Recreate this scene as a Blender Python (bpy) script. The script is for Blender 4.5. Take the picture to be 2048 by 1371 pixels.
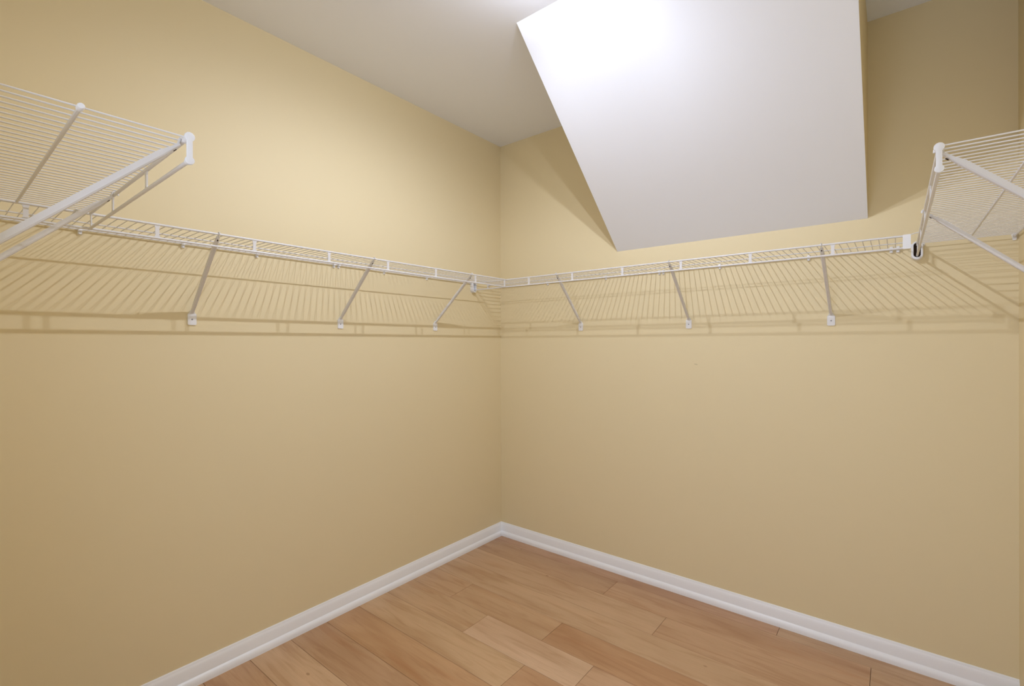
import bpy, math, random
from mathutils import Matrix, Vector

# ------------------------------------------------------------------ scene, camera, world, exposure
scene = bpy.context.scene
for o in list(bpy.data.objects):
    bpy.data.objects.remove(o, do_unlink=True)
COL = scene.collection
rnd = random.Random(7)

FPX, YAW, ROLL, PITCH = 951.85, 0.678, -0.0026, -0.0009
CAM = Vector((2.1805, -2.5802, 1.3569))
fwd = Vector((-math.sin(YAW) * math.cos(PITCH), math.cos(YAW) * math.cos(PITCH), math.sin(PITCH)))
rgt = Vector((math.cos(YAW), math.sin(YAW), 0))
upv = rgt.cross(fwd)
r2 = rgt * math.cos(ROLL) + upv * math.sin(ROLL)
u2 = upv * math.cos(ROLL) - rgt * math.sin(ROLL)
cam_data = bpy.data.cameras.new('camera')
cam = bpy.data.objects.new('camera', cam_data)
COL.objects.link(cam)
cam.matrix_world = Matrix(((r2.x, u2.x, -fwd.x, CAM.x), (r2.y, u2.y, -fwd.y, CAM.y), (r2.z, u2.z, -fwd.z, CAM.z), (0, 0, 0, 1)))
cam_data.sensor_width = 36
cam_data.lens = FPX / 2048 * 36
cam_data.clip_start = 0.01
scene.camera = cam

world = bpy.data.worlds.new('world')
scene.world = world
world.use_nodes = True
bg = world.node_tree.nodes['Background']
bg.inputs[0].default_value = (0.87, 0.985, 1.25, 1)      # daylight of the next room, coming in through the doorway
bg.inputs[1].default_value = 1.75

BULB_W = 21.0            # each of the two bulbs of the ceiling lamp
BULB_RGB = (0.92, 0.995, 1.20)
scene.view_settings.view_transform = 'Standard'
scene.view_settings.look = 'None'
scene.view_settings.gamma = 1
scene.view_settings.use_curve_mapping = False
scene.view_settings.exposure = 0.05

# ------------------------------------------------------------------ room dimensions (metres)
H = 2.743               # ceiling
XR = 2.541              # right wall
YF = -2.55              # front wall (with the doorway the camera stands in)
SX0, SX1, SY, SZ = 0.9028, 2.0885, -0.9567, 1.8921     # sloped soffit
DECK = 1.748            # shelf height (centre of the front rail)


# ------------------------------------------------------------------ mesh helpers
class MB:
    def __init__(self):
        self.v, self.f = [], []

    def add(self, vs, fs):
        b = len(self.v)
        self.v += [tuple(p) for p in vs]
        self.f += [tuple(b + i for i in f) for f in fs]
        return self

    def box(self, x0, x1, y0, y1, z0, z1):
        vs = [(x, y, z) for x in (x0, x1) for y in (y0, y1) for z in (z0, z1)]
        return self.add(vs, [(0, 1, 3, 2), (4, 6, 7, 5), (0, 4, 5, 1), (2, 3, 7, 6), (0, 2, 6, 4), (1, 5, 7, 3)])

    def tube(self, pts, r, n=8, up=Vector((0, 0, 1))):
        """round bar through pts; r a number or a list"""
        pts = [Vector(p) for p in pts]
        rs = r if isinstance(r, (list, tuple)) else [r] * len(pts)
        rings = []
        for i, p in enumerate(pts):
            t = (pts[min(i + 1, len(pts) - 1)] - pts[max(i - 1, 0)]).normalized()
            a = t.cross(up)
            if a.length < 1e-4:
                a = t.cross(Vector((1, 0, 0)))
            a.normalize()
            b = a.cross(t)
            rings.append([p + (a * math.cos(2 * math.pi * k / n) + b * math.sin(2 * math.pi * k / n)) * rs[i] for k in range(n)])
        vs = [q for ring in rings for q in ring]
        fs = []
        for i in range(len(rings) - 1):
            for k in range(n):
                k2 = (k + 1) % n
                fs.append((i * n + k, i * n + k2, (i + 1) * n + k2, (i + 1) * n + k))
        fs.append(tuple(range(n - 1, -1, -1)))
        fs.append(tuple((len(rings) - 1) * n + k for k in range(n)))
        return self.add(vs, fs)

    def extrude(self, poly, fn, d0, d1):
        """poly: 2-D outline (convex or simple); fn(u, v, d) -> xyz"""
        n = len(poly)
        vs = [fn(u, v, d0) for u, v in poly] + [fn(u, v, d1) for u, v in poly]
        fs = [(k, (k + 1) % n, n + (k + 1) % n, n + k) for k in range(n)]
        fs += [tuple(range(n - 1, -1, -1)), tuple(range(n, 2 * n))]
        return self.add(vs, fs)

    def ring(self, outer, inner, fn, d0, d1):
        n = len(outer)
        vs = [fn(u, v, d) for d in (d0, d1) for loop in (outer, inner) for u, v in loop]
        fs = []
        for k in range(n):
            k2 = (k + 1) % n
            fs += [(k, k2, 2 * n + k2, 2 * n + k), (n + k2, n + k, 3 * n + k, 3 * n + k2),
                   (k2, k, n + k, n + k2), (2 * n + k, 2 * n + k2, 3 * n + k2, 3 * n + k)]
        return self.add(vs, fs)

    def mesh(self, name, mat, smooth=False, bevel=None):
        me = bpy.data.meshes.new(name)
        me.from_pydata(self.v, [], self.f)
        me.validate()
        import bmesh
        bm = bmesh.new()
        bm.from_mesh(me)
        bmesh.ops.recalc_face_normals(bm, faces=bm.faces)
        if bevel:
            bmesh.ops.bevel(bm, geom=[e for e in bm.edges if e.calc_face_angle(0) > 0.6], offset=bevel, segments=2, affect='EDGES', profile=0.5)
        bm.to_mesh(me)
        bm.free()
        if smooth:
            me.polygons.foreach_set('use_smooth', [True] * len(me.polygons))
            try:
                me.set_sharp_from_angle(angle=math.radians(40))
            except Exception:
                pass
        me.materials.append(mat)
        return me


def put(name, me, parent=None, loc=(0, 0, 0), rot=(0, 0, 0)):
    o = bpy.data.objects.new(name, me)
    COL.objects.link(o)
    o.location = loc
    o.rotation_euler = rot
    if parent:
        o.parent = parent
    return o


def empty(name, loc=(0, 0, 0), rz=0.0):
    o = put(name, None, None, loc, (0, 0, rz))
    o.empty_display_size = 0.05
    return o


def tag(o, label, cat, group=None):
    o['label'] = label
    o['category'] = cat
    if group:
        o['group'] = group
    return o


def struct(o):
    o['kind'] = 'structure'
    return o


def stadium(cx, cy, w, h, n=8):
    """outline of an upright stadium (round top and bottom)"""
    r = w / 2
    s = h / 2 - r
    pts = [(cx + r * math.cos(math.pi * k / n), cy + s + r * math.sin(math.pi * k / n)) for k in range(n + 1)]
    pts += [(cx - r * math.cos(math.pi * k / n), cy - s - r * math.sin(math.pi * k / n)) for k in range(n + 1)]
    return pts


def rrect(x0, x1, y0, y1, r, n=3):
    pts = []
    for cx, cy, a in ((x1 - r, y1 - r, 0), (x0 + r, y1 - r, 90), (x0 + r, y0 + r, 180), (x1 - r, y0 + r, 270)):
        for k in range(n + 1):
            t = math.radians(a + 90 * k / n)
            pts.append((cx + r * math.cos(t), cy + r * math.sin(t)))
    return pts


# ------------------------------------------------------------------ materials
def new_mat(name):
    m = bpy.data.materials.new(name)
    m.use_nodes = True
    nt = m.node_tree
    b = nt.nodes['Principled BSDF']
    return m, nt, b


def plain(name, rgb, rough, spec=0.5, bump=None):
    m, nt, b = new_mat(name)
    b.inputs['Base Color'].default_value = (*rgb, 1)
    b.inputs['Roughness'].default_value = rough
    b.inputs['Specular IOR Level'].default_value = spec
    if bump:
        sc, st, dist = bump
        tc = nt.nodes.new('ShaderNodeTexCoord')
        nz = nt.nodes.new('ShaderNodeTexNoise')
        nz.inputs['Scale'].default_value = sc
        nz.inputs['Detail'].default_value = 3
        bp = nt.nodes.new('ShaderNodeBump')
        bp.inputs['Strength'].default_value = st
        bp.inputs['Distance'].default_value = dist
        nt.links.new(tc.outputs['Object'], nz.inputs['Vector'])
        nt.links.new(nz.outputs['Fac'], bp.inputs['Height'])
        nt.links.new(bp.outputs['Normal'], b.inputs['Normal'])
    return m


WALL_RGB = (0.81, 0.688, 0.432)
M_WALL = plain('yellow_wall_paint', WALL_RGB, 0.6, 0.3, (260, 0.03, 0.0006))


def add_scuff(m, centre, size, rgb):
    """one small scuff mark on the paint"""
    nt = m.node_tree
    b = nt.nodes['Principled BSDF']
    tc = nt.nodes.new('ShaderNodeTexCoord')
    mp = nt.nodes.new('ShaderNodeMapping')
    mp.vector_type = 'TEXTURE'
    mp.inputs['Location'].default_value = centre
    mp.inputs['Rotation'].default_value = (0, math.radians(12), 0)
    mp.inputs['Scale'].default_value = size
    nz = nt.nodes.new('ShaderNodeTexNoise')
    nz.inputs['Scale'].default_value = 2.0
    ln = nt.nodes.new('ShaderNodeVectorMath')
    ln.operation = 'LENGTH'
    ad = nt.nodes.new('ShaderNodeMath')
    ad.operation = 'ADD'
    rp = nt.nodes.new('ShaderNodeMapRange')
    rp.inputs['From Min'].default_value = 0.9
    rp.inputs['From Max'].default_value = 1.6
    rp.inputs['To Min'].default_value = 1.0
    rp.inputs['To Max'].default_value = 0.0
    mx = nt.nodes.new('ShaderNodeMix')
    mx.data_type = 'RGBA'
    mx.inputs[6].default_value = b.inputs['Base Color'].default_value
    mx.inputs[7].default_value = (*rgb, 1)
    L = nt.links.new
    L(tc.outputs['Object'], mp.inputs['Vector'])
    L(mp.outputs[0], nz.inputs['Vector'])
    L(mp.outputs[0], ln.inputs[0])
    L(ln.outputs['Value'], ad.inputs[0])
    L(nz.outputs['Fac'], ad.inputs[1])
    L(ad.outputs[0], rp.inputs['Value'])
    L(rp.outputs['Result'], mx.inputs[0])
    L(mx.outputs[2], b.inputs['Base Color'])


M_WALL_BACK = M_WALL.copy()
M_WALL_BACK.name = 'yellow_wall_paint_scuffed'
add_scuff(M_WALL_BACK, (1.356, 0.0, 1.239), (0.012, 0.5, 0.0035), (0.62, 0.52, 0.31))
M_CEIL = plain('white_ceiling_paint', (0.90, 0.912, 0.95), 0.85, 0.2, (300, 0.03, 0.0006))
M_TRIM = plain('white_trim_gloss', (0.93, 0.94, 0.96), 0.35, 0.5)
M_WIRE = plain('white_vinyl_wire', (0.76, 0.74, 0.725), 0.38, 0.5)
M_PLAST = plain('white_plastic', (0.86, 0.86, 0.87), 0.4, 0.5)
M_STEEL = plain('screw_steel', (0.32, 0.32, 0.33), 0.4, 0.5)
M_HOLE_SHADE = plain('dark_hole_shade', (0.05, 0.028, 0.015), 0.8, 0.2)  # solid dark brown: brace slots, and the painted shade inside a cup
M_SUB = plain('subfloor', (0.10, 0.06, 0.035), 0.9, 0.2)


def wood_material():
    m, nt, b = new_mat('wood_planks')
    L = nt.links.new

    def N(t, **kw):
        n = nt.nodes.new(t)
        for k, v in kw.items():
            setattr(n, k, v)
        return n
    tc = N('ShaderNodeTexCoord')
    oi = N('ShaderNodeObjectInfo')
    mul = N('ShaderNodeMath', operation='MULTIPLY')
    mul.inputs[1].default_value = 37.0
    L(oi.outputs['Random'], mul.inputs[0])
    add = N('ShaderNodeVectorMath', operation='ADD')
    L(tc.outputs['Object'], add.inputs[0])
    L(mul.outputs[0], add.inputs[1])

    def mapping(s):
        mp = N('ShaderNodeMapping')
        mp.inputs['Scale'].default_value = s
        L(add.outputs[0], mp.inputs['Vector'])
        return mp

    def noise(s, scale, det, dist=0.0):
        nz = N('ShaderNodeTexNoise')
        nz.inputs['Scale'].default_value = scale
        nz.inputs['Detail'].default_value = det
        nz.inputs['Distortion'].default_value = dist
        L(mapping(s).outputs[0], nz.inputs['Vector'])
        return nz

    def ramp(src, stops):
        r = N('ShaderNodeValToRGB')
        e = r.color_ramp.elements
        e[0].position, e[0].color = stops[0][0], (*stops[0][1], 1)
        e[1].position, e[1].color = stops[-1][0], (*stops[-1][1], 1)
        for p, c in stops[1:-1]:
            q = e.new(p)
            q.color = (*c, 1)
        L(src, r.inputs[0])
        return r.outputs[0]

    def mix(bt, fac, a, c):
        x = N('ShaderNodeMix', data_type='RGBA', blend_type=bt)
        if isinstance(fac, float):
            x.inputs[0].default_value = fac
        else:
            L(fac, x.inputs[0])
        L(a, x.inputs[6])
        if isinstance(c, tuple):
            x.inputs[7].default_value = (*c, 1)
        else:
            L(c, x.inputs[7])
        return x.outputs[2]
    # broad colour drift along the board, flowing figure, fine pores
    drift = ramp(noise((1.0, 5.0, 1), 1.6, 2, 0.6).outputs['Fac'], [(0.30, (0.86, 0.80, 0.74)), (0.52, (1, 1, 1)), (0.75, (1.07, 1.07, 1.08))])
    c = mix('MULTIPLY', 1.0, oi.outputs['Color'], drift)
    fig = ramp(noise((0.9, 9.0, 1), 3.2, 5, 1.4).outputs['Fac'], [(0.36, (0.84, 0.77, 0.70)), (0.5, (1, 1, 1)), (0.8, (1.04, 1.03, 1.02))])
    c = mix('MULTIPLY', 0.6, c, fig)
    pore = ramp(noise((6.0, 150.0, 1), 2.0, 4).outputs['Fac'], [(0.30, (0.86, 0.83, 0.80)), (0.55, (1, 1, 1))])
    c = mix('MULTIPLY', 0.45, c, pore)
    # reddish heart streaks
    st = ramp(noise((0.55, 4.2, 1), 2.1, 3, 0.8).outputs['Fac'], [(0.60, (0, 0, 0)), (0.72, (1, 1, 1))])
    stf = N('ShaderNodeMath', operation='MULTIPLY')
    stf.inputs[1].default_value = 0.35
    L(st, stf.inputs[0])
    c = mix('MULTIPLY', stf.outputs[0], c, (0.86, 0.66, 0.50))
    # small pin knots
    vo = N('ShaderNodeTexVoronoi')
    vo.inputs['Scale'].default_value = 7.0
    L(mapping((0.7, 1.2, 1)).outputs[0], vo.inputs['Vector'])
    kn = ramp(vo.outputs['Distance'], [(0.0, (1, 1, 1)), (0.035, (1, 1, 1)), (0.06, (0, 0, 0))])
    knf = N('ShaderNodeMath', operation='MULTIPLY')
    knf.inputs[1].default_value = 0.55
    L(kn, knf.inputs[0])
    c = mix('MULTIPLY', knf.outputs[0], c, (0.42, 0.30, 0.20))
    L(c, b.inputs['Base Color'])
    b.inputs['Roughness'].default_value = 0.42
    b.inputs['Specular IOR Level'].default_value = 0.4
    return m


M_WOOD = wood_material()

# ------------------------------------------------------------------ the room shell
T = 0.12
DX0, DX1, DZ = 1.24, 2.26, 2.08          # doorway in the front wall
wl = struct(put('wall_left', MB().box(-T, 0, YF - T, T, -0.05, H + 0.1).mesh('wall_left', M_WALL)))
wb = struct(put('wall_back', MB().box(0, XR, 0, T, -0.05, H + 0.1).mesh('wall_back', M_WALL_BACK)))
wr = struct(put('wall_right', MB().box(XR, XR + T, YF - T, T, -0.05, H + 0.1).mesh('wall_right', M_WALL)))
wf = struct(put('wall_front', MB().box(0, DX0, YF - T, YF, -0.05, H + 0.1).box(DX1, XR, YF - T, YF, -0.05, H + 0.1)
                .box(DX0, DX1, YF - T, YF, DZ, H + 0.1).mesh('wall_front', M_WALL)))
ce = struct(put('ceiling', MB().box(0, XR, YF, 0, H, H + 0.1).mesh('ceiling', M_CEIL)))

# sloped soffit under the stairs: white sloping underside, yellow cheeks
sof = struct(empty('ceiling_soffit', (SX0, 0, SZ)))
sof['label'] = 'white sloped soffit with yellow sides hanging from ceiling over back shelf'
w = SX1 - SX0
dz = H - SZ
put('sloped_underside', MB().add([(0, 0, 0), (w, 0, 0), (w, SY, dz), (0, SY, dz), (0, 0, .012), (w, 0, .012), (w, SY + .013, dz), (0, SY + .013, dz)],
    [(0, 1, 2, 3), (4, 7, 6, 5), (0, 4, 5, 1), (2, 6, 7, 3), (0, 3, 7, 4), (1, 5, 6, 2)]).mesh('sloped_underside', M_CEIL), sof)
for x0, x1 in ((0.0, 0.012), (w - 0.012, w)):
    put('side_cheek', MB().add([(x, y, z) for x in (x0, x1) for y, z in ((-0.0005, .0125), (SY + .0135, dz), (-0.0005, dz))],
        [(0, 1, 2), (5, 4, 3), (0, 3, 4, 1), (1, 4, 5, 2), (2, 5, 3, 0)]).mesh('side_cheek', M_WALL), sof)

# floor: subfloor with one object per plank, boards running along the back wall
fl = struct(put('floor', MB().box(0, XR, YF - T, 0, -0.05, -0.016).mesh('floor', M_SUB)))
PW = 0.1775
seams = [0.0] + [-0.1015 - PW * k for k in range(15)]
joints = {1: [0.951, 2.10], 2: [1.299], 3: [-0.2, 1.95], 4: [0.327, 0.923, 2.2], 5: [0.597, 1.193], 6: [0.963, 2.05], 7: [1.62],
          8: [1.25], 9: [1.05, 2.0], 10: [0.62, 1.6], 11: [1.1], 12: [0.5, 1.7], 13: [1.3], 0: [1.75], 14: [0.8]}
BASE = Vector((0.570, 0.372, 0.222))
tone = {(0, 0): (0.93, 0.86, 0.86), (1, 0): (0.90, 0.86, 0.84), (1, 1): (1.0, 0.96, 0.95), (2, 0): (1.04, 1.05, 1.06), (2, 1): (1.0, 0.97, 0.96),
        (3, 0): (1.03, 1.04, 1.03), (3, 1): (1.0, 0.97, 0.93), (4, 0): (0.98, 0.95, 0.9), (4, 1): (1.0, 0.98, 0.93), (4, 2): (0.94, 0.84, 0.75), (5, 0): (1.0, 0.99, 0.93),
        (5, 1): (1.16, 1.20, 1.27), (5, 2): (1.05, 1.02, 1.02), (6, 0): (1.07, 1.08, 1.02), (6, 1): (0.97, 0.88, 0.80), (7, 0): (0.98, 0.90, 0.78),
        (8, 0): (0.95, 0.90, 0.84), (9, 0): (1.11, 1.12, 1.10), (10, 0): (0.95, 0.88, 0.80), (10, 1): (1.0, 0.95, 0.9)}
for r in range(len(seams) - 1):
    y1, y0 = seams[r], max(seams[r + 1], YF - T)
    if y0 >= y1:
        continue
    xs = [0.0] + [j for j in joints.get(r, []) if j > 0.05] + [XR]
    for k in range(len(xs) - 1):
        Lx = xs[k + 1] - xs[k]
        g = 0.0007
        me = MB().box(g, Lx - g, -(y1 - y0) + g, -g, -0.015, 0.0).mesh('plank', M_WOOD, bevel=0.0007)
        p = put('plank', me, fl, (xs[k], y1, 0))
        t = tone.get((r, k)) or [1 + rnd.uniform(-.07, .07)] * 3
        p.color = (BASE.x * t[0], BASE.y * t[1], BASE.z * t[2], 1)

# baseboards: board with a shaped top edge, quarter-round shoe in front
board = [(0, 0), (0.0115, 0), (0.0115, 0.066), (0.0100, 0.070), (0.0095, 0.074), (0.0070, 0.079), (0.0050, 0.083), (0.0045, 0.087), (0.0030, 0.0895), (0, 0.0895)]
shoe = [(0.0115, 0.0), (0.0235, 0.0), (0.0235, 0.010), (0.0228, 0.0165), (0.0205, 0.0235), (0.0165, 0.0290), (0.0115, 0.0325)]


def mitred(poly, fn_pt, a0, a1):
    """extrude profile (d, z) along a wall; the ends are cut at a0(d), a1(d)"""
    n = len(poly)
    vs = [fn_pt(a0(d), d, z) for d, z in poly] + [fn_pt(a1(d), d, z) for d, z in poly]
    fs = [(k, (k + 1) % n, n + (k + 1) % n, n + k) for k in range(n)] + [tuple(range(n - 1, -1, -1)), tuple(range(n, 2 * n))]
    return MB().add(vs, fs)


def baseboard(name, fn, a0, a1):
    b = struct(put(name, mitred(board, fn, a0, a1).mesh(name, M_TRIM, smooth=True)))
    put('shoe_molding', mitred(shoe, fn, a0, a1).mesh('shoe_molding', M_TRIM, smooth=True), b)
    return b


baseboard('baseboard_left', lambda a, d, z: (d, a, z), lambda d: YF + d, lambda d: -d)
baseboard('baseboard_back', lambda a, d, z: (a, -d, z), lambda d: d, lambda d: XR)
baseboard('baseboard_front', lambda a, d, z: (a, YF + d, z), lambda d: d, lambda d: DX0 - 0.06)

# door casing round the opening the photograph is taken from
cas = struct(empty('trim_1', (DX0, YF, 0)))
W = DX1 - DX0
put('casing_upright', MB().box(-0.058, 0.0, 0.0, 0.016, 0, DZ + 0.058).mesh('casing', M_TRIM, bevel=0.003), cas)
put('casing_upright', MB().box(W, W + 0.058, 0.0, 0.016, 0, DZ + 0.058).mesh('casing', M_TRIM, bevel=0.003), cas)
put('casing_head', MB().box(0.0, W, 0.0, 0.016, DZ, DZ + 0.058).mesh('casing', M_TRIM, bevel=0.003), cas)

# the doorway as a sampling portal for the daylight outside (gives off nothing itself)
pd = bpy.data.lights.new('doorway_portal', 'AREA')
pd.shape = 'RECTANGLE'
pd.size, pd.size_y = DX1 - DX0, DZ
pd.cycles.is_portal = True
po = bpy.data.objects.new('doorway_portal', pd)
COL.objects.link(po)
po.location = ((DX0 + DX1) / 2, YF - T - 0.002, DZ / 2)
po.rotation_euler = (math.pi / 2, 0, 0)

# ------------------------------------------------------------------ ventilated wire shelving
DEP = 0.290             # wall to front rail
PITCH_W = 0.0254        # wire spacing
R_RAIL, R_LIP, R_MID, R_BACK, R_WIRE = 0.0039, 0.0039, 0.0024, 0.0027, 0.0015
LIP = 0.0445
MID = 0.136
ME_WIRE = MB().tube([(0, 0.004, 0.0036), (0, MID, 0.0037), (0, DEP - 0.004, 0.0040), (0, DEP + 0.0012, 0.0032)], R_WIRE, 6).mesh('cross_wire', M_WIRE, True)
pz = [(-0.0085, 0.0), (-0.0080, -0.004), (-0.0058, -0.011), (-0.0055, -0.034), (-0.0080, -0.041), (-0.0085, -LIP)]
post_poly = pz + [(-u, v) for u, v in reversed(pz)]
ME_POST = MB().extrude(post_poly, lambda u, v, d: (u, d, v), DEP - 0.0012, DEP + 0.0018).mesh('lip_post', M_WIRE)


def dogbone(n=10):
    """outline of an end cap: two discs joined by a bar, in (y, z) about the two rails"""
    r1, r2, hb = 0.0088, 0.0080, 0.0048
    a1, a2 = math.asin(hb / r1), math.asin(hb / r2)
    pts = []
    for k in range(n + 1):
        t = -math.pi / 2 + a1 + (2 * math.pi - 2 * a1) * k / n
        pts.append((DEP + r1 * math.cos(t), r1 * math.sin(t)))
    for k in range(n + 1):
        t = math.pi / 2 + a2 + (2 * math.pi - 2 * a2) * k / n
        pts.append((DEP + r2 * math.cos(t), -LIP + r2 * math.sin(t)))
    return pts


def make_shelf(label, loc, rz, length, posts, wire0, caps=(), mid_r=R_MID, lip_ext=(0, 0), skip=None):
    """local frame: x along the wall, y out of the wall, z up; origin at the wall, level with the front rail"""
    s = empty('wire_shelf', loc, rz)
    tag(s, label, 'shelf', 'white wire shelves round the closet')
    e0, e1 = lip_ext
    put('front_rail', MB().tube([(-e0, DEP, 0), (length + e1, DEP, 0)], R_RAIL, 10).mesh('front_rail', M_WIRE, True), s)
    put('lip_rail', MB().tube([(-e0, DEP, -LIP), (length + e1, DEP, -LIP)], R_LIP, 10).mesh('lip_rail', M_WIRE, True), s)
    put('middle_rod', MB().tube([(0.002, MID, 0), (length - 0.002, MID, 0)], mid_r, 8).mesh('middle_rod', M_WIRE, True), s)
    put('back_rod', MB().tube([(0.002, 0.009, -0.0005), (length - 0.002, 0.009, -0.0005)], R_BACK, 8).mesh('back_rod', M_WIRE, True), s)
    x = wire0
    while x < length - 0.003:
        if not (skip and skip(x)):
            put('cross_wire', ME_WIRE, s, (x, 0, 0))
        x += PITCH_W
    for px in posts:
        put('lip_post', ME_POST, s, (px, 0, 0))
    for side in caps:
        xe = length if side > 0 else 0.0
        f = lambda u, v, d: (d, u, v)
        mb = MB().extrude(dogbone(), f, xe - 0.001 * side, xe + 0.0045 * side)
        c = put('end_cap', mb.mesh('end_cap', M_PLAST, True, bevel=0.0008), s)
        sl = MB().tube([(xe - 0.020 * side, DEP, 0), (xe - 0.001 * side, DEP, 0)], 0.0062, 12)
        sl.tube([(xe - 0.010 * side, DEP, -LIP), (xe - 0.001 * side, DEP, -LIP)], 0.0058, 12)
        put('cap_sleeve', sl.mesh('cap_sleeve', M_PLAST, True), c)
        put('rod_cap', MB().tube([(xe - 0.014 * side, MID, 0), (xe + 0.0005 * side, MID, 0), (xe + 0.002 * side, MID, 0)], [0.0052, 0.0052, 0.0040], 12).mesh('rod_cap', M_PLAST, True), s)
    return s


PI = math.pi
# left wall: origin next to the back shelf, running towards the door
left_posts_y = [-0.569, -0.873, -1.178, -1.482, -1.787, -2.092, -2.396]
Y0 = -0.2965
shelf_l = make_shelf('long white wire shelf along the left wall, ending at the room corner', (0, Y0, DECK), -PI / 2, Y0 - YF - 0.002,
                     [Y0 - y for y in left_posts_y] + [0.009], 0.012)
# back wall: origin at its right end, running towards the corner
X1 = 2.2225
back_posts_x = [0.467, 0.771, 1.075, 1.379, 1.684, 1.986]
shelf_b = make_shelf('white wire shelf along the back wall below the sloped white soffit', (X1, 0, DECK), PI, X1 - 0.002,
                     [X1 - x for x in back_posts_x], 0.0155)
# its end fitting next to the right shelf: flat plate and the hook over the right shelf's rail
put('end_plate', MB().extrude(rrect(-0.003, 0.020, -LIP - 0.004, 0.0045, 0.003), lambda u, v, d: (u, d, v), DEP + 0.001, DEP + 0.0055).mesh('end_plate', M_PLAST), shelf_b)
put('rail_hook', MB().tube([(0.004, DEP, 0.001), (-0.012, DEP, 0.006), (-0.030, DEP, 0.0095), (-0.048, DEP, 0.0085)], 0.0017, 6).mesh('rail_hook', M_WIRE, True), shelf_b)
# right wall: origin at its near free end, running to the back wall
YR = -1.272
shelf_r = make_shelf('short white wire shelf on the right wall at the picture edge', (XR, YR, DECK + 0.006), PI / 2, -YR - 0.006,
                     [-0.972 - YR, -0.668 - YR, -0.362 - YR, -0.06 - YR], 0.006, caps=(-1,), mid_r=0.0031)
# front wall: origin next to the left shelf, running to its free end near the camera
XF0, XF1 = 0.2985, 1.137
shelf_f = make_shelf('near white wire shelf jutting in at the upper left corner', (XF0, YF - 0.0, DECK), 0, XF1 - XF0,
                     [0.006, 0.562 - XF0, 0.862 - XF0], 0.010, caps=(1,), mid_r=0.0036)
# its back-corner fitting on the left shelf's rail
put('rail_hook', MB().tube([(0.006, DEP - 0.03, 0.001), (-0.006, DEP - 0.03, 0.007), (-0.018, DEP - 0.03, 0.007), (-0.020, DEP - 0.03, -0.004)], 0.003, 8).mesh('rail_hook', M_PLAST, True), shelf_f)


# ------------------------------------------------------------------ diagonal braces
FOOT_Z = -0.292         # centre of the foot plate below the rail


def bar(mb, p0, p1, w0, w1, th, side=Vector((1, 0, 0))):
    """channel-shaped strut: flat face with two folded edges"""
    p0, p1 = Vector(p0), Vector(p1)
    t = (p1 - p0).normalized()
    nrm = side.cross(t).normalized()
    if nrm.z > 0:
        nrm = -nrm          # the face looks down and out
    prof = [(-1, 0.45), (-0.78, 0.85), (-0.4, 1), (0.4, 1), (0.78, 0.85), (1, 0.45), (1, -1), (0.76, -1), (0.70, 0.45), (0.3, 0.7), (-0.3, 0.7), (-0.70, 0.45), (-0.76, -1), (-1, -1)]
    vs = []
    n = len(prof)
    secs = ((0.0, 0.72, 0.50), (0.045, 0.80, 0.55), (0.11, 1.0, 1.0), (0.90, 1.0, 1.0), (0.96, 0.9, 0.7), (1.0, 0.85, 0.5))   # flattened at both ends
    for q, kw, kt in secs:
        ww = (w0 + (w1 - w0) * q) * kw
        vs += [p0.lerp(p1, q) + side * (a * ww / 2) + nrm * ((c - 0.4) * th * kt / 2) for a, c in prof]
    fs = [(i * n + k, i * n + (k + 1) % n, (i + 1) * n + (k + 1) % n, (i + 1) * n + k) for i in range(len(secs) - 1) for k in range(n)]
    fs += [tuple(range(n - 1, -1, -1)), tuple((len(secs) - 1) * n + k for k in range(n))]
    mb.add(vs, fs)


def make_brace(label, loc, rz, skew=0.0, width=0.0145):
    b = empty('shelf_brace', loc, rz)
    tag(b, label, 'brace', 'diagonal braces of the wire shelves')
    top = Vector((skew, DEP - 0.006, -0.0085))
    foot = Vector((0, 0.0075, FOOT_Z + 0.022))
    mb = MB()
    bar(mb, top, foot, width, width * 0.84, 0.0125)
    put('strut', mb.mesh('strut', M_WIRE), b)
    # hook over the rail
    hk = MB()
    arc = [(DEP - 0.010, -0.0105), (DEP - 0.0068, -0.002), (DEP - 0.0055, 0.0045), (DEP, 0.0072), (DEP + 0.0055, 0.0045), (DEP + 0.0062, -0.0025)]
    for (ya, za), (yb, zb) in zip(arc[:-1], arc[1:]):
        hk.tube([(skew, ya, za), (skew, yb, zb)], 0.0024, 6, Vector((1, 0, 0)))
    h = put('hook', hk.mesh('hook', M_WIRE, True), b)
    put('slot', MB().extrude(stadium(0, 0, 0.0035, 0.007, 4), lambda u, v, d: (skew + u + 0.0, DEP - 0.0145 + v * 0.72 + d, -0.0193 + v * 0.68 - d), 0.0006, 0.0016).mesh('slot', M_HOLE_SHADE), h)
    plate = MB().extrude(rrect(-0.0150, 0.0150, FOOT_Z - 0.026, FOOT_Z + 0.020, 0.005), lambda u, v, d: (u, d, v), 0.0, 0.0045)
    plate.add([(-0.013, 0.002, FOOT_Z + 0.012), (0.013, 0.002, FOOT_Z + 0.012), (0.0065, 0.010, FOOT_Z + 0.030), (-0.0065, 0.010, FOOT_Z + 0.030),
               (-0.011, 0.0005, FOOT_Z + 0.020), (0.011, 0.0005, FOOT_Z + 0.020), (0.0055, 0.004, FOOT_Z + 0.033), (-0.0055, 0.004, FOOT_Z + 0.033)],
              [(0, 1, 2, 3), (7, 6, 5, 4), (0, 4, 5, 1), (1, 5, 6, 2), (2, 6, 7, 3), (3, 7, 4, 0)])
    pl = put('foot_plate', plate.mesh('foot_plate', M_PLAST), b)
    put('screw', MB().tube([(0, 0.004, FOOT_Z - 0.004), (0, 0.0058, FOOT_Z - 0.004)], [0.0036, 0.0026], 12).mesh('screw', M_STEEL, True), pl)
    return b


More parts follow.
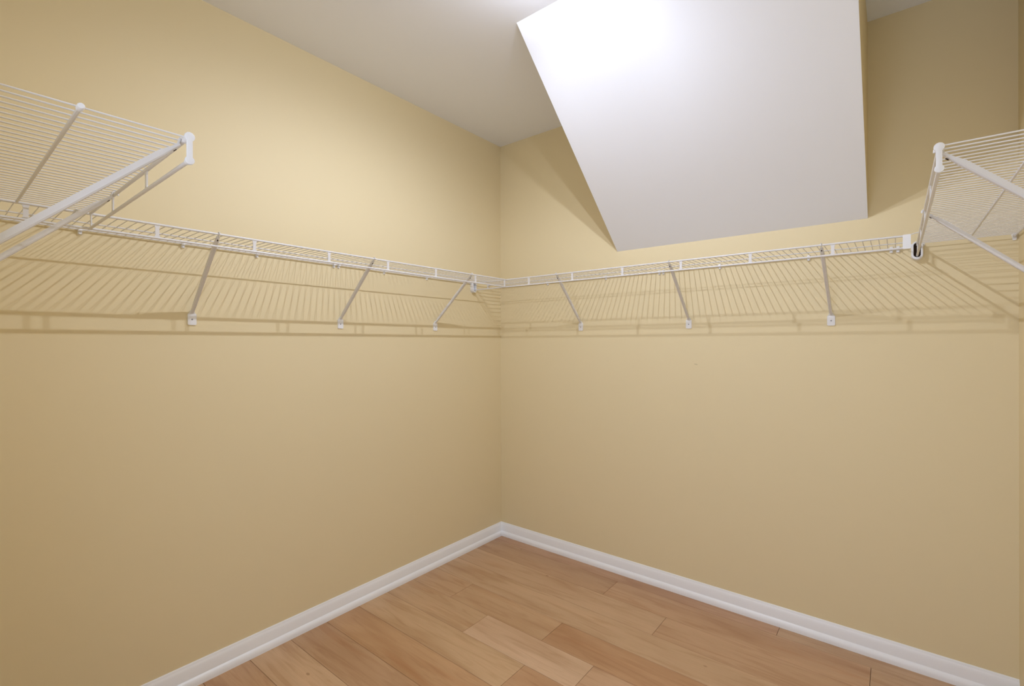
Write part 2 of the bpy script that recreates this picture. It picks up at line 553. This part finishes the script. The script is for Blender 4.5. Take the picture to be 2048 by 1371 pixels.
for y, lab, sk in ((-0.619, 'white brace under the left shelf, nearest the room corner', -0.022),
                   (-1.254, 'white brace under the left shelf, middle of the three', 0.0),
                   (-1.904, 'white brace under the left shelf, farthest from the corner', 0.004)):
    make_brace(lab, (0, y, DECK), -PI / 2, sk)
for x, lab, sk in ((0.655, 'white brace under the back shelf, nearest the room corner', -0.008),
                   (1.320, 'white brace under the back shelf, middle of the three', 0.0),
                   (1.955, 'white brace under the back shelf, rightmost, below the soffit edge', 0.008)):
    make_brace(lab, (x, 0, DECK), PI, sk)
make_brace('white brace at the free end of the right shelf', (XR, -1.247, DECK + 0.006), PI / 2, 0.0, 0.0165)
make_brace('white brace under the far part of the right shelf', (XR, -0.650, DECK + 0.006), PI / 2, 0.0, 0.0165)
make_brace('thick white brace at the free end of the near left shelf', (1.104, YF, DECK), 0, 0.0, 0.0165)
make_brace('white brace under the middle of the near left shelf', (0.588, YF, DECK), 0, 0.0, 0.0165)


# ------------------------------------------------------------------ cups and clips that fix the shelves to the walls
def make_cup(label, loc, rz, inner=M_HOLE_SHADE):
    """oval end bracket screwed to a wall; both rail ends drop into its slot (local y out of the wall)"""
    c = empty('rail_end_bracket', loc, rz)
    tag(c, label, 'bracket', 'oval rail end brackets')
    f = lambda u, v, d: (u, d, v)
    put('back_plate', MB().extrude(stadium(0, -0.024, 0.037, 0.076), f, 0, 0.003).mesh('back_plate', M_PLAST, True), c)
    put('cup', MB().ring(stadium(0, -0.024, 0.037, 0.074), stadium(0, -0.022, 0.023, 0.060), f, 0.003, 0.024).mesh('cup', M_PLAST, True, bevel=0.0012), c)
    put('hollow', MB().extrude(stadium(0, -0.022, 0.0225, 0.0595), f, 0.003, 0.0038).mesh('hollow', inner), c)  # floor of the hollow; a dark inner colour paints in its shade
    for sx in (-1, 1):
        e = put('ear', MB().extrude(rrect(0.014 * sx - 0.010, 0.014 * sx + 0.010, -0.006, 0.006, 0.004), f, 0.0, 0.0028).mesh('ear', M_PLAST), c)
        put('screw', MB().tube([(0.020 * sx, 0.0028, 0), (0.020 * sx, 0.0045, 0)], [0.0030, 0.0022], 10).mesh('screw', M_PLAST, True), e)
    return c


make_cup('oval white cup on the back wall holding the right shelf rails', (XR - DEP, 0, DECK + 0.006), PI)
make_cup('white cup on the left wall holding the back shelf rails by the corner', (0, -DEP, DECK), -PI / 2, M_PLAST)


def clip_mesh():
    mb = MB()
    prof = [(0.0, 0.010), (0.0035, 0.010), (0.005, 0.006), (0.0105, 0.0065), (0.0145, 0.003), (0.0150, -0.003), (0.0120, -0.0068), (0.0060, -0.0072), (0.0045, -0.0150), (0.0, -0.0165)]
    mb.extrude(prof, lambda u, v, d: (d, u, v), -0.0055, 0.0055)
    mb.tube([(0, 0.002, -0.0115), (0, 0.0085, -0.0125)], [0.0042, 0.0034], 10)
    return mb.mesh('wall_clip', M_PLAST, True)


ME_CLIP = clip_mesh()
ORD = ['first', 'second', 'third', 'fourth', 'fifth', 'sixth', 'seventh', 'eighth']
for k, y in enumerate((-0.686, -0.990, -1.264, -1.290, -1.657, -1.935, -2.238)):
    o = put('wall_clip', ME_CLIP, None, (0, y, DECK - 0.0005), (0, 0, -PI / 2))
    tag(o, 'small white clip on the left wall below the shelf, %s from the corner' % ORD[k], 'clip', 'wall clips of the left shelf')
for k, x in enumerate((0.406, 0.830, 1.160, 1.182, 1.479, 1.869, 2.168, 2.190)):
    o = put('wall_clip', ME_CLIP, None, (x, 0, DECK - 0.0005), (0, 0, PI))
    tag(o, 'small white clip on the back wall below the shelf, %s from the corner' % ORD[k], 'clip', 'wall clips of the back shelf')


def rod_socket(label, loc, rz):
    mb = MB()
    mb.tube([(0, 0.0, 0), (0, 0.004, 0), (0, 0.016, 0)], [0.0085, 0.0085, 0.0055], 12)
    mb.extrude(rrect(-0.0055, 0.0055, -0.019, 0.0, 0.003), lambda u, v, d: (u, d, v), 0.0, 0.0035)
    o = put('rod_socket', mb.mesh('rod_socket', M_PLAST, True), None, loc, (0, 0, rz))
    return tag(o, label, 'clip')


rod_socket('tiny white socket on the left wall where the back shelf middle rod ends', (0, -MID, DECK), -PI / 2)
rod_socket('small white socket in the right corner where the right shelf back rod ends', (XR - 0.011, 0, DECK + 0.008), PI)

# ------------------------------------------------------------------ ceiling lamp (just above the frame): twin bare bulbs
lamp = empty('ceiling_lamp', (1.22, -1.285, H))
tag(lamp, 'twin bare bulb ceiling lamp just above the picture', 'lamp')
put('base_plate', MB().tube([(0, 0, -0.001), (0, 0, -0.010), (0, 0, -0.018)], [0.110, 0.110, 0.098], 40, Vector((0, 1, 0))).mesh('base_plate', M_PLAST, True), lamp)
put('stem', MB().tube([(0, 0, -0.017), (0, 0, -0.050)], 0.012, 12, Vector((0, 1, 0))).mesh('stem', M_PLAST, True), lamp)
for sy in (-1, 1):
    put('lamp_holder', MB().tube([(0, 0.001 * sy, -0.057), (0, 0.030 * sy, -0.057), (0, 0.034 * sy, -0.057)], [0.017, 0.018, 0.015], 16).mesh('lamp_holder', M_PLAST, True), lamp)
for sy in (-1, 1):
    put('bulb_neck', MB().tube([(0, 0.034 * sy, -0.057), (0, 0.046 * sy, -0.057), (0, 0.060 * sy, -0.057)], [0.011, 0.010, 0.004], 12).mesh('bulb_neck', M_PLAST, True), lamp)
    # a lamp that throws more light downwards than sideways: an even glow plus a wide flood from the same point
    for kind, watt in (('POINT', BULB_W * 0.22), ('SPOT', BULB_W * 0.78)):
        ld = bpy.data.lights.new('bulb', kind)
        ld.energy = watt
        ld.color = BULB_RGB
        ld.shadow_soft_size = 0.008
        if kind == 'SPOT':
            ld.spot_size = math.pi
            ld.spot_blend = 0.55
        lo = bpy.data.objects.new('bulb', ld)
        COL.objects.link(lo)
        lo.parent = lamp
        lo.location = (0, 0.072 * sy, -0.057)
